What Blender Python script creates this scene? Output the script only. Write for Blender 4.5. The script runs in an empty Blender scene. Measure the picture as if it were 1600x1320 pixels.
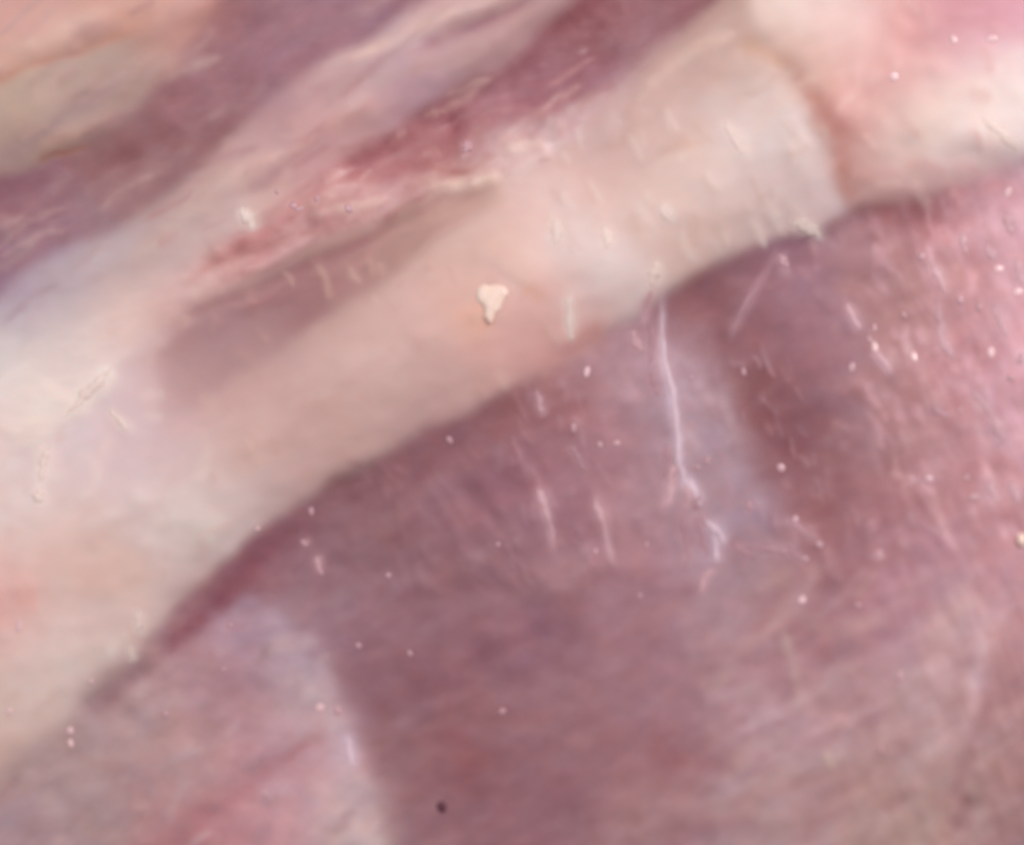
import bpy, math, random
import numpy as np
from mathutils import Vector, Matrix

scene = bpy.context.scene
rng = np.random.RandomState(7)
random.seed(7)

# ------------------------------------------------------------------ camera
S = 1.0e-4                       # one photo pixel is a tenth of a millimetre on the meat
PW, PH = 1600.0, 1320.0
DIST, LENS = 0.32, 72.0
TILT, AZ = math.radians(9), math.radians(-62)
cam_pos = Vector((DIST * math.sin(TILT) * math.cos(AZ), DIST * math.sin(TILT) * math.sin(AZ), DIST * math.cos(TILT)))
cd = bpy.data.cameras.new("camera")
cam = bpy.data.objects.new("camera", cd)
scene.collection.objects.link(cam)
fwd = (-cam_pos).normalized()
right = fwd.cross(Vector((0, 0, 1))).normalized()
# roll the camera so that the picture's x axis stays close to world x
roll = math.atan2(right.y, right.x)
up = right.cross(fwd)
r2 = (right * math.cos(-roll) + up * math.sin(-roll)).normalized()
u2 = r2.cross(fwd)
R = Matrix((r2, u2, -fwd)).transposed()
cam.matrix_world = Matrix.Translation(cam_pos) @ R.to_4x4()
cd.lens = LENS
cd.sensor_width = 36
cd.clip_start = 0.005
cd.clip_end = 10
cd.dof.use_dof = True
cd.dof.focus_distance = 0.342
cd.dof.aperture_fstop = 5.6
scene.camera = cam

# ------------------------------------------------------------------ light
world = bpy.data.worlds.new("World")
scene.world = world
world.use_nodes = True
bg = world.node_tree.nodes["Background"]
bg.inputs[0].default_value = (1.0, 0.955, 0.985, 1)
bg.inputs[1].default_value = 0.42
def area(name, loc, size, power, col):
    l = bpy.data.lights.new(name, 'AREA')
    l.shape = 'DISK'
    l.size = size
    l.energy = power
    l.color = col
    o = bpy.data.objects.new(name, l)
    scene.collection.objects.link(o)
    o.location = loc
    o.rotation_euler = (Vector((0, 0, 0)) - Vector(loc)).to_track_quat('-Z', 'Y').to_euler()
area("key_light", (0.50, 0.42, 0.62), 0.42, 9.0, (1.0, 0.985, 0.97))  # soft key lamp placed out of view, upper right
area("overhead_light", (-0.35, 0.35, 0.9), 0.5, 3.4, (1.0, 0.99, 0.98))  # weaker soft lamp placed overhead, out of view
scene.view_settings.view_transform = 'Standard'
scene.view_settings.look = 'None'
scene.view_settings.exposure = -0.40
scene.view_settings.gamma = 1.0

# ------------------------------------------------------------------ sculpting grid
STEP = 3.0
U0, U1, V0, V1 = -270.0, 1872.0, -270.0, 1590.0
us = np.arange(U0, U1 + 0.1, STEP)
vs = np.arange(V0, V1 + 0.1, STEP)
UU, VV = np.meshgrid(us, vs)
NV, NU = UU.shape

def vnoise(x, y, seed=0):
    """smooth gradient noise, about -1..1"""
    xi = np.floor(x).astype(np.int64); yi = np.floor(y).astype(np.int64)
    fx = x - xi; fy = y - yi
    def g(ix, iy):
        h = (ix * 374761393 + iy * 668265263 + seed * 974634777) & 0x7fffffff
        h = ((h ^ (h >> 13)) * 1274126177) & 0x7fffffff
        a = ((h ^ (h >> 16)) & 0xffff) / 65536.0 * 2 * math.pi
        return np.cos(a), np.sin(a)
    sx = fx * fx * fx * (fx * (fx * 6 - 15) + 10); sy = fy * fy * fy * (fy * (fy * 6 - 15) + 10)
    def d(ix, iy, ox, oy):
        a, b = g(ix, iy)
        return a * (fx - ox) + b * (fy - oy)
    n00 = d(xi, yi, 0, 0); n10 = d(xi + 1, yi, 1, 0); n01 = d(xi, yi + 1, 0, 1); n11 = d(xi + 1, yi + 1, 1, 1)
    return ((n00 * (1 - sx) + n10 * sx) * (1 - sy) + (n01 * (1 - sx) + n11 * sx) * sy) * 1.5

def fbm(x, y, scale, octv=3, seed=0, ang=0.0, stretch=1.0):
    c, s = math.cos(ang), math.sin(ang)
    xr = (x * c + y * s) / (scale * stretch); yr = (-x * s + y * c) / scale
    t = 0; a = 1.0; tot = 0
    for o in range(octv):
        t = t + a * vnoise(xr * 2 ** o + 13.7 * o, yr * 2 ** o + 5.1 * o, seed + o * 17)
        tot += a; a *= 0.55
    return t / tot * 1.3

def blur(a, sig):
    sig = sig / STEP
    p = int(sig * 3) + 2
    b = np.pad(a, p, mode='edge')
    fy = np.fft.fftfreq(b.shape[0])[:, None]; fx = np.fft.rfftfreq(b.shape[1])[None, :]
    k = np.exp(-2 * (math.pi ** 2) * sig * sig * (fx * fx + fy * fy))
    r = np.fft.irfft2(np.fft.rfft2(b) * k, s=b.shape)
    return r[p:-p, p:-p]

def inside(poly, X, Y):
    res = np.zeros(X.shape, bool)
    n = len(poly)
    for i in range(n):
        x0, y0 = poly[i]; x1, y1 = poly[(i + 1) % n]
        if y0 == y1: continue
        c = ((y0 > Y) != (y1 > Y)) & (X < (x1 - x0) * (Y - y0) / (y1 - y0) + x0)
        res ^= c
    return res

def smooth_line(pts, n=8):
    """Catmull-Rom through the points (any number of columns)"""
    P = np.array(pts, float)
    if len(P) < 3:
        t = np.linspace(0, 1, n)[:, None]
        return P[0] * (1 - t) + P[-1] * t
    Q = np.vstack([2 * P[0] - P[1], P, 2 * P[-1] - P[-2]])
    out = []
    for i in range(1, len(Q) - 2):
        for k in range(n):
            t = k / n
            out.append(0.5 * ((2 * Q[i]) + (-Q[i - 1] + Q[i + 1]) * t + (2 * Q[i - 1] - 5 * Q[i] + 4 * Q[i + 1] - Q[i + 2]) * t * t
                              + (-Q[i - 1] + 3 * Q[i] - 3 * Q[i + 1] + Q[i + 2]) * t ** 3))
    out.append(P[-1])
    return np.array(out)

def line_field(pts, X, Y):
    """distance to the polyline and the width interpolated along it"""
    L = smooth_line(pts, 5 if len(pts) > 3 else 3)
    best = np.full(X.shape, 1e9); wid = np.ones(X.shape); along = np.zeros(X.shape)
    n = len(L) - 1
    for i in range(n):
        ax, ay, aw = L[i]; bx, by, bw = L[i + 1]
        dx, dy = bx - ax, by - ay
        l2 = dx * dx + dy * dy + 1e-9
        t = np.clip(((X - ax) * dx + (Y - ay) * dy) / l2, 0, 1)
        d = np.hypot(X - ax - t * dx, Y - ay - t * dy)
        m = d < best
        best[m] = d[m]; wid[m] = (aw + (bw - aw) * t)[m]; along[m] = ((i + t) / n)[m]
    return best, np.maximum(wid, 1.0), along

# organic wobble of every outline
WX = UU + 9 * fbm(UU, VV, 90, 3, 3) + 1.3 * fbm(UU, VV, 30, 2, 5)
WY = VV + 9 * fbm(UU, VV, 90, 3, 4) + 1.3 * fbm(UU, VV, 30, 2, 6)
SX = UU + 6 * fbm(UU, VV, 90, 2, 3)
SY = VV + 6 * fbm(UU, VV, 90, 2, 4)

# ------------------------------------------------------------------ tissue outlines (millimetre tenths on the cut face)
La = [(-400, 320), (-100, 180), (0, 128), (60, 97), (130, 74), (200, 54), (270, 34), (330, 5), (420, -60), (760, -400)]
Lb = [(-400, 480), (-100, 325), (0, 276), (60, 252), (130, 225), (190, 195), (235, 150), (272, 112), (290, 72), (330, 22), (365, -20), (480, -100), (900, -400)]
Lc = [(-400, 700), (-100, 520), (0, 458), (50, 415), (110, 385), (165, 375), (215, 335), (270, 300), (330, 245), (375, 195), (420, 150), (480, 110), (540, 78), (600, 42), (660, 0), (780, -70), (1300, -400)]
Lm = [(-400, 830), (-100, 640), (0, 585), (150, 490), (300, 405), (400, 350)]
Ld = [(400, 350), (450, 312), (520, 262), (590, 218), (680, 160), (760, 115), (820, 75), (860, 34), (900, 0), (1000, -90), (1350, -400)]
Le = [(400, 350), (470, 326), (520, 297), (600, 284), (680, 262), (715, 235), (760, 215), (840, 185), (880, 165), (930, 150), (990, 105), (1050, 60), (1110, 10), (1200, -70), (1500, -400)]
Lf = [(-400, 960), (60, 690), (150, 600), (230, 530), (290, 490), (350, 455), (430, 410), (500, 375), (580, 350), (650, 315), (740, 292), (800, 270), (870, 230), (930, 170)]
L1 = [(-400, 1560), (-100, 1325), (0, 1225), (100, 1128), (150, 1082), (200, 1030), (260, 962), (350, 880), (430, 810), (500, 765), (540, 742), (640, 685), (740, 636), (830, 585), (900, 545), (1000, 485), (1040, 455),
      (1100, 420), (1200, 372), (1270, 358), (1330, 330), (1440, 312), (1540, 275), (1600, 250), (1750, 190), (2000, 100)]
Lj = [(1160, -400), (1172, 0), (1195, 60), (1228, 110), (1262, 160), (1292, 220), (1312, 280), (1330, 328)]
LM = [(395, 918), (450, 962), (505, 1030), (545, 1120), (580, 1220), (612, 1320), (720, 1700)]
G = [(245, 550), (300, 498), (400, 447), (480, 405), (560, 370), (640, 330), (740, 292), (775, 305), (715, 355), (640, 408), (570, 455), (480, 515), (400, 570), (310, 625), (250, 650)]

zones = ['A', 'B', 'C', 'D', 'E', 'F', 'G', 'H', 'J', 'L', 'M']
lab = np.full(UU.shape, zones.index('H'))
def paint(z, poly):
    lab[inside(poly, WX, WY)] = zones.index(z)
sm = lambda l: [tuple(p) for p in smooth_line(l, 4)]
BIG = 3000
paint('L', sm(L1) + [(BIG, 100), (BIG, BIG), (-BIG, BIG), (-400, 1560)])
paint('M', sm([p for p in L1 if p[0] <= 260]) + [(330, 955), (395, 918)] + sm(LM) + [(720, BIG), (-400, BIG)])
paint('F', sm(Lm) + sm(Le)[1:50] + sm(Lf)[::-1])
paint('F', sm(Lm) + sm([p for p in Le if p[0] <= 930]) + sm(Lf)[::-1])
lab_upper = sm(Lc) + [(1600, -400)] + sm(Ld)[::-1] + sm(Lm)[::-1]
paint('D', sm(Lc) + sm(Ld)[::-1] + sm(Lm)[::-1])
paint('E', sm(Ld) + sm(Le)[::-1])
paint('C', sm(Lb) + sm(Lc)[::-1])
paint('B', sm(La) + sm(Lb)[::-1])
paint('A', sm(La) + [(760, -BIG), (-BIG, -BIG), (-BIG, 320)])
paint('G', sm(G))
paint('J', sm(Lj) + sm([p for p in L1 if p[0] >= 1330]) + [(BIG, 100), (BIG, -BIG), (1160, -BIG)])

# how soft a tissue border is: 1 = melts over a wide strip
soft = np.zeros(UU.shape)
for (x, y, s, a) in [(420, 580, 70, .8), (280, 610, 60, 1), (80, 560, 110, 1), (180, 480, 100, .8), (560, 450, 60, .8), (20, 1200, 90, .9), (180, 1080, 50, .5), (300, 920, 40, .5),
                     (880, 560, 60, .7), (1240, 60, 60, .8), (480, 340, 60, .3), (1000, 100, 60, .5), (220, 250, 60, .4), (350, 60, 60, .5), (780, 250, 70, .8), (470, 980, 60, .7), (590, 1260, 90, .9), (535, 1120, 50, .9), (480, 1010, 50, .8),
                     (1560, 270, 60, .6), (640, 690, 40, .2), (950, 150, 50, .4)]:
    soft = np.maximum(soft, a * np.exp(-((UU - x) ** 2 + (VV - y) ** 2) / (2 * s * s)))

# ------------------------------------------------------------------ tissue colours (estimated by eye as lit, so some light and shade is painted in)
CP = {
'A': [(30,40,203,152,145),(100,60,210,168,158),(60,90,214,176,162),(0,100,205,165,152),(150,30,200,150,140),(200,35,208,165,153),(270,15,213,172,163),(220,62,205,150,135),(300,18,208,150,142),(-150,0,203,155,145),(150,-150,208,165,155)],
'B': [(10,160,187,160,145),(60,180,192,164,149),(120,120,188,160,148),(200,90,178,150,140),(250,80,185,145,138),(180,140,170,140,135),(130,180,162,134,132),(60,225,172,142,132),(20,250,166,136,132),(150,195,178,145,135),(270,50,190,140,132),(-150,300,180,150,140)],
'C': [(330,50,165,115,118),(420,30,155,109,118),(520,20,155,111,124),(400,80,153,105,117),(350,120,152,104,112),(280,150,150,102,110),(300,190,148,100,104),(220,240,146,96,100),(150,260,155,110,112),(200,290,157,116,118),(60,280,150,102,115),(40,330,150,98,108),(90,360,150,110,122),(20,400,152,108,128),(140,340,153,115,125),(250,220,155,108,112),(440,90,155,110,122),(-150,420,150,105,120),(600,-100,155,110,120)],
'D': [(30,480,180,158,165),(100,430,178,160,165),(180,400,180,158,156),(250,350,188,162,155),(300,300,190,158,150),(350,270,190,155,145),(400,220,193,155,148),(450,180,185,145,142),(430,150,170,130,132),(500,130,195,158,152),(560,110,190,155,150),(520,180,197,155,150),(600,130,190,150,150),(560,80,205,172,165),(640,60,190,160,160),(660,35,212,178,172),(720,20,205,168,160),(650,100,175,140,148),(720,80,180,145,142),(780,60,180,142,138),(850,20,178,140,136),(480,230,197,150,145),(400,300,200,165,155),(330,350,200,170,160),(200,450,205,175,162),(100,500,205,185,178),(0,540,212,200,192),(-150,620,210,195,188),(900,-120,180,145,142)],
'E': [(950,30,145,90,95),(900,60,143,90,96),(830,110,150,98,106),(1000,80,155,115,125),(1040,20,145,98,104),(900,130,148,102,114),(820,160,158,105,115),(760,160,160,108,115),(700,190,153,96,103),(640,230,165,108,113),(590,250,170,112,115),(530,270,180,120,122),(480,310,185,130,128),(690,235,165,110,110),(1150,-120,150,100,108)],
'F': [(50,620,228,208,196),(150,580,225,200,188),(0,680,226,200,190),(200,520,218,185,172),(300,460,208,170,160),(350,420,200,150,142),(400,380,190,135,130),(450,350,200,152,148),(520,330,188,135,130),(560,300,205,165,158),(620,290,195,148,142),(700,290,215,180,168),(760,285,213,175,162),(720,250,190,140,135),(780,240,200,160,155),(830,220,212,178,170),(850,180,192,158,158),(650,310,180,130,125),(500,365,180,130,125),(290,480,205,165,155),(100,540,215,195,185),(-150,760,222,200,190)],
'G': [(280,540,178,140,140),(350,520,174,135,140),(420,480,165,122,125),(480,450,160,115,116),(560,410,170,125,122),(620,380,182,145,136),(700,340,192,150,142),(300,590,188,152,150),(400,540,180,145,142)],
'H': [(30,780,222,198,188),(100,700,218,195,190),(200,680,215,188,184),(80,880,218,185,172),(0,950,222,170,158),(150,850,215,182,168),(250,800,218,195,188),(320,820,215,198,188),(350,740,210,182,170),(250,680,205,175,172),(330,650,200,160,150),(400,680,202,165,152),(450,620,200,160,150),(500,700,198,162,150),(550,600,202,165,152),(480,560,192,158,148),(600,560,206,170,158),(650,500,208,172,160),(560,500,200,165,152),(700,590,203,165,155),(740,490,215,165,145),(800,520,212,170,158),(820,450,222,185,172),(880,390,226,200,190),(950,420,220,200,194),(900,500,220,175,160),(980,470,215,195,188),(800,370,218,180,165),(850,310,218,185,175),(920,290,212,175,162),(720,400,205,170,155),(1000,350,214,185,170),(1000,220,205,172,158),(1100,250,216,190,176),(1180,220,212,192,184),(1230,240,212,191,182),(1270,290,206,180,175),(1200,320,209,181,172),(1100,350,214,185,172),(1050,400,205,170,155),(1150,330,210,180,168),(1050,140,200,165,152),(1150,100,198,162,145),(1120,60,190,155,140),(1180,160,210,188,178),(950,180,190,155,150),(1080,70,180,148,138),(300,900,205,175,165),(200,950,215,185,172),(100,1000,222,195,184),(50,1080,218,195,182),(150,1050,205,178,168),(30,1150,210,178,162),(0,1200,195,162,150),(640,640,190,155,146),(450,750,195,160,152),(400,800,205,180,172),(850,540,205,150,142),(900,530,205,155,145),(-150,1100,215,190,176),(1200,-100,195,160,145)],
'J': [(1200,20,222,195,180),(1270,10,230,203,192),(1330,30,230,200,190),(1390,20,220,165,155),(1470,30,205,148,148),(1550,20,208,150,156),(1500,80,210,160,160),(1410,90,215,160,152),(1330,80,222,180,168),(1280,120,215,175,160),(1250,100,205,162,140),(1340,150,205,150,140),(1400,130,213,165,155),(1470,130,222,185,175),(1560,120,230,205,198),(1500,170,228,205,192),(1590,170,232,215,210),(1400,200,218,190,175),(1450,220,222,195,182),(1540,220,228,205,198),(1350,240,200,160,150),(1380,270,195,155,145),(1450,260,208,175,165),(1540,250,215,185,180),(1340,290,190,150,142),(1450,290,200,155,148),(1320,200,190,130,120),(1750,150,228,205,198),(1500,-150,208,155,155)],
'L': [(1060,470,155,105,112),(1100,480,145,95,98),(1150,430,150,105,115),(1250,400,155,110,125),(1350,360,172,125,130),(1430,330,165,105,108),(1500,330,195,135,142),(1570,330,210,160,172),(1350,450,165,118,122),(1420,480,180,130,128),(1500,450,190,138,142),(1580,480,205,148,155),(1200,520,155,105,115),(1300,550,158,110,122),(1400,580,175,125,128),(1500,560,190,130,138),(1580,620,205,150,162),(1210,660,134,82,88),(1250,720,142,90,96),(1180,600,142,90,92),(1300,650,158,110,120),(1380,680,165,118,122),(1450,650,178,128,132),(1550,680,190,138,145),(1280,780,150,98,103),(1350,780,160,108,115),(1450,770,178,125,130),(1550,780,190,135,140),(1020,560,176,138,150),(1060,640,172,142,155),(1110,720,168,138,150),(1160,800,155,122,138),(1120,850,165,130,145),(1070,780,172,135,145),(970,560,178,134,142),(900,600,172,125,130),(960,680,168,120,130),(880,650,160,108,114),(820,620,155,100,104),(850,720,155,105,116),(760,650,148,98,104),(700,700,150,100,108),(640,720,148,98,106),(560,780,145,100,106),(620,800,145,100,106),(700,800,150,102,112),(780,780,148,98,112),(900,800,160,110,122),(980,800,172,125,132),(900,900,160,115,122),(800,880,152,108,116),(700,880,148,104,112),(560,880,145,105,112),(480,850,145,98,108),(480,920,155,118,128),(560,960,150,108,120),(650,950,148,103,112),(740,1000,145,98,108),(850,1000,143,96,112),(950,960,160,115,125),(1000,900,172,122,132),(1000,1000,158,112,122),(600,1060,150,105,115),(680,1080,145,96,106),(750,1120,150,102,108),(850,1080,155,110,118),(950,1080,158,112,120),(1050,1100,165,120,130),(640,1180,150,105,110),(720,1180,145,92,98),(700,1260,145,98,108),(650,1300,155,115,120),(800,1200,152,103,110),(880,1250,148,102,112),(950,1180,155,108,115),(1000,1280,165,122,125),(1080,1250,165,120,122),(1060,1180,158,105,112),(1120,920,172,135,145),(1200,900,168,130,135),(1150,1000,172,132,138),(1250,950,168,118,120),(1300,1000,170,120,130),(1400,960,180,130,142),(1500,900,185,138,148),(1580,900,195,140,148),(1300,870,158,105,112),(1400,870,172,120,130),(1200,1080,175,130,138),(1300,1100,178,138,142),(1400,1080,185,145,150),(1500,1000,195,155,158),(1500,1100,195,158,162),(1580,1050,180,128,132),(1570,1120,170,122,122),(1200,1150,185,148,155),(1150,1220,178,142,148),(1250,1250,172,132,135),(1350,1250,175,135,132),(1450,1150,180,142,142),(1500,1250,172,135,130),(1580,1250,165,122,120),(1200,1300,180,148,150),(1100,1310,160,115,125),(1400,1300,172,138,132),(1560,1310,158,118,122),(1750,600,200,145,155),(1750,1200,170,125,125),(900,1500,160,115,122),(400,860,150,92,104),(300,950,152,96,106)],
'M': [(30,1300,172,145,148),(100,1200,172,148,145),(200,1150,172,145,145),(150,1250,170,145,145),(300,1050,172,138,142),(250,1090,180,150,150),(380,1000,172,142,155),(350,1080,172,132,138),(450,1040,178,155,165),(490,1090,190,165,168),(420,1120,182,150,155),(300,1180,182,150,148),(350,1200,182,142,145),(250,1250,175,140,140),(420,1200,185,140,148),(480,1180,188,150,155),(530,1150,195,165,175),(540,1250,198,170,170),(450,1270,195,155,160),(380,1290,188,140,145),(570,1300,200,178,175),(300,1300,172,120,122),(60,1190,170,145,145),(420,950,155,125,138),(300,1500,185,150,150),(-150,1450,172,145,145)],
}
def lin(c):
    c = np.asarray(c, float) / 255.0
    return np.where(c <= 0.04045, c / 12.92, ((c + 0.055) / 1.055) ** 2.4)

def zone_colour(z):
    pts = CP[z]
    acc = np.zeros(UU.shape + (3,)); wt = np.zeros(UU.shape)
    if z in 'DFHJ': pts = [(x, y, r, g + 1, b + 7) for x, y, r, g, b in pts]
    if z == 'M': pts = [(x, y, r + 5, g - 3, b - 1) for x, y, r, g, b in pts]
    if z == 'G': pts = [(x, y, r - 9, g - 9, b - 8) for x, y, r, g, b in pts]  # groove colour darkened: its shade is painted in
    sg = {'L': 46.0, 'H': 50.0}.get(z, 38.0)
    for (x, y, r, g, b) in pts:
        d2 = (WX - x) ** 2 + (WY - y) ** 2
        w = np.exp(-d2 / (2 * sg * sg)) + 2e-4 / (1 + d2 / 4e4) ** 2
        acc += w[..., None] * lin((r, g, b)); wt += w
    return acc / wt[..., None]

masks = [np.float64(lab == i) for i in range(len(zones))]
COL = np.zeros(UU.shape + (3,))
WT = {}
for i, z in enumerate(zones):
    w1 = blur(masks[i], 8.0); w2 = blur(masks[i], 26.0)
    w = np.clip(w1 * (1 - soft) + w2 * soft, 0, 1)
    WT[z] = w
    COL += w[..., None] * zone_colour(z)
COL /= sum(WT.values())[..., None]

# ------------------------------------------------------------------ relief
HZ = {'A': 22, 'B': 6, 'C': -22, 'D': 16, 'E': -32, 'F': 20, 'G': -4, 'H': 18, 'J': 23, 'L': -18, 'M': -17}
Hh = np.zeros(UU.shape)
for z in zones:
    m = masks[zones.index(z)]
    Hh += HZ[z] * (0.12 * blur(m, 12.0) + 0.88 * blur(m, 32.0))

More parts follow.
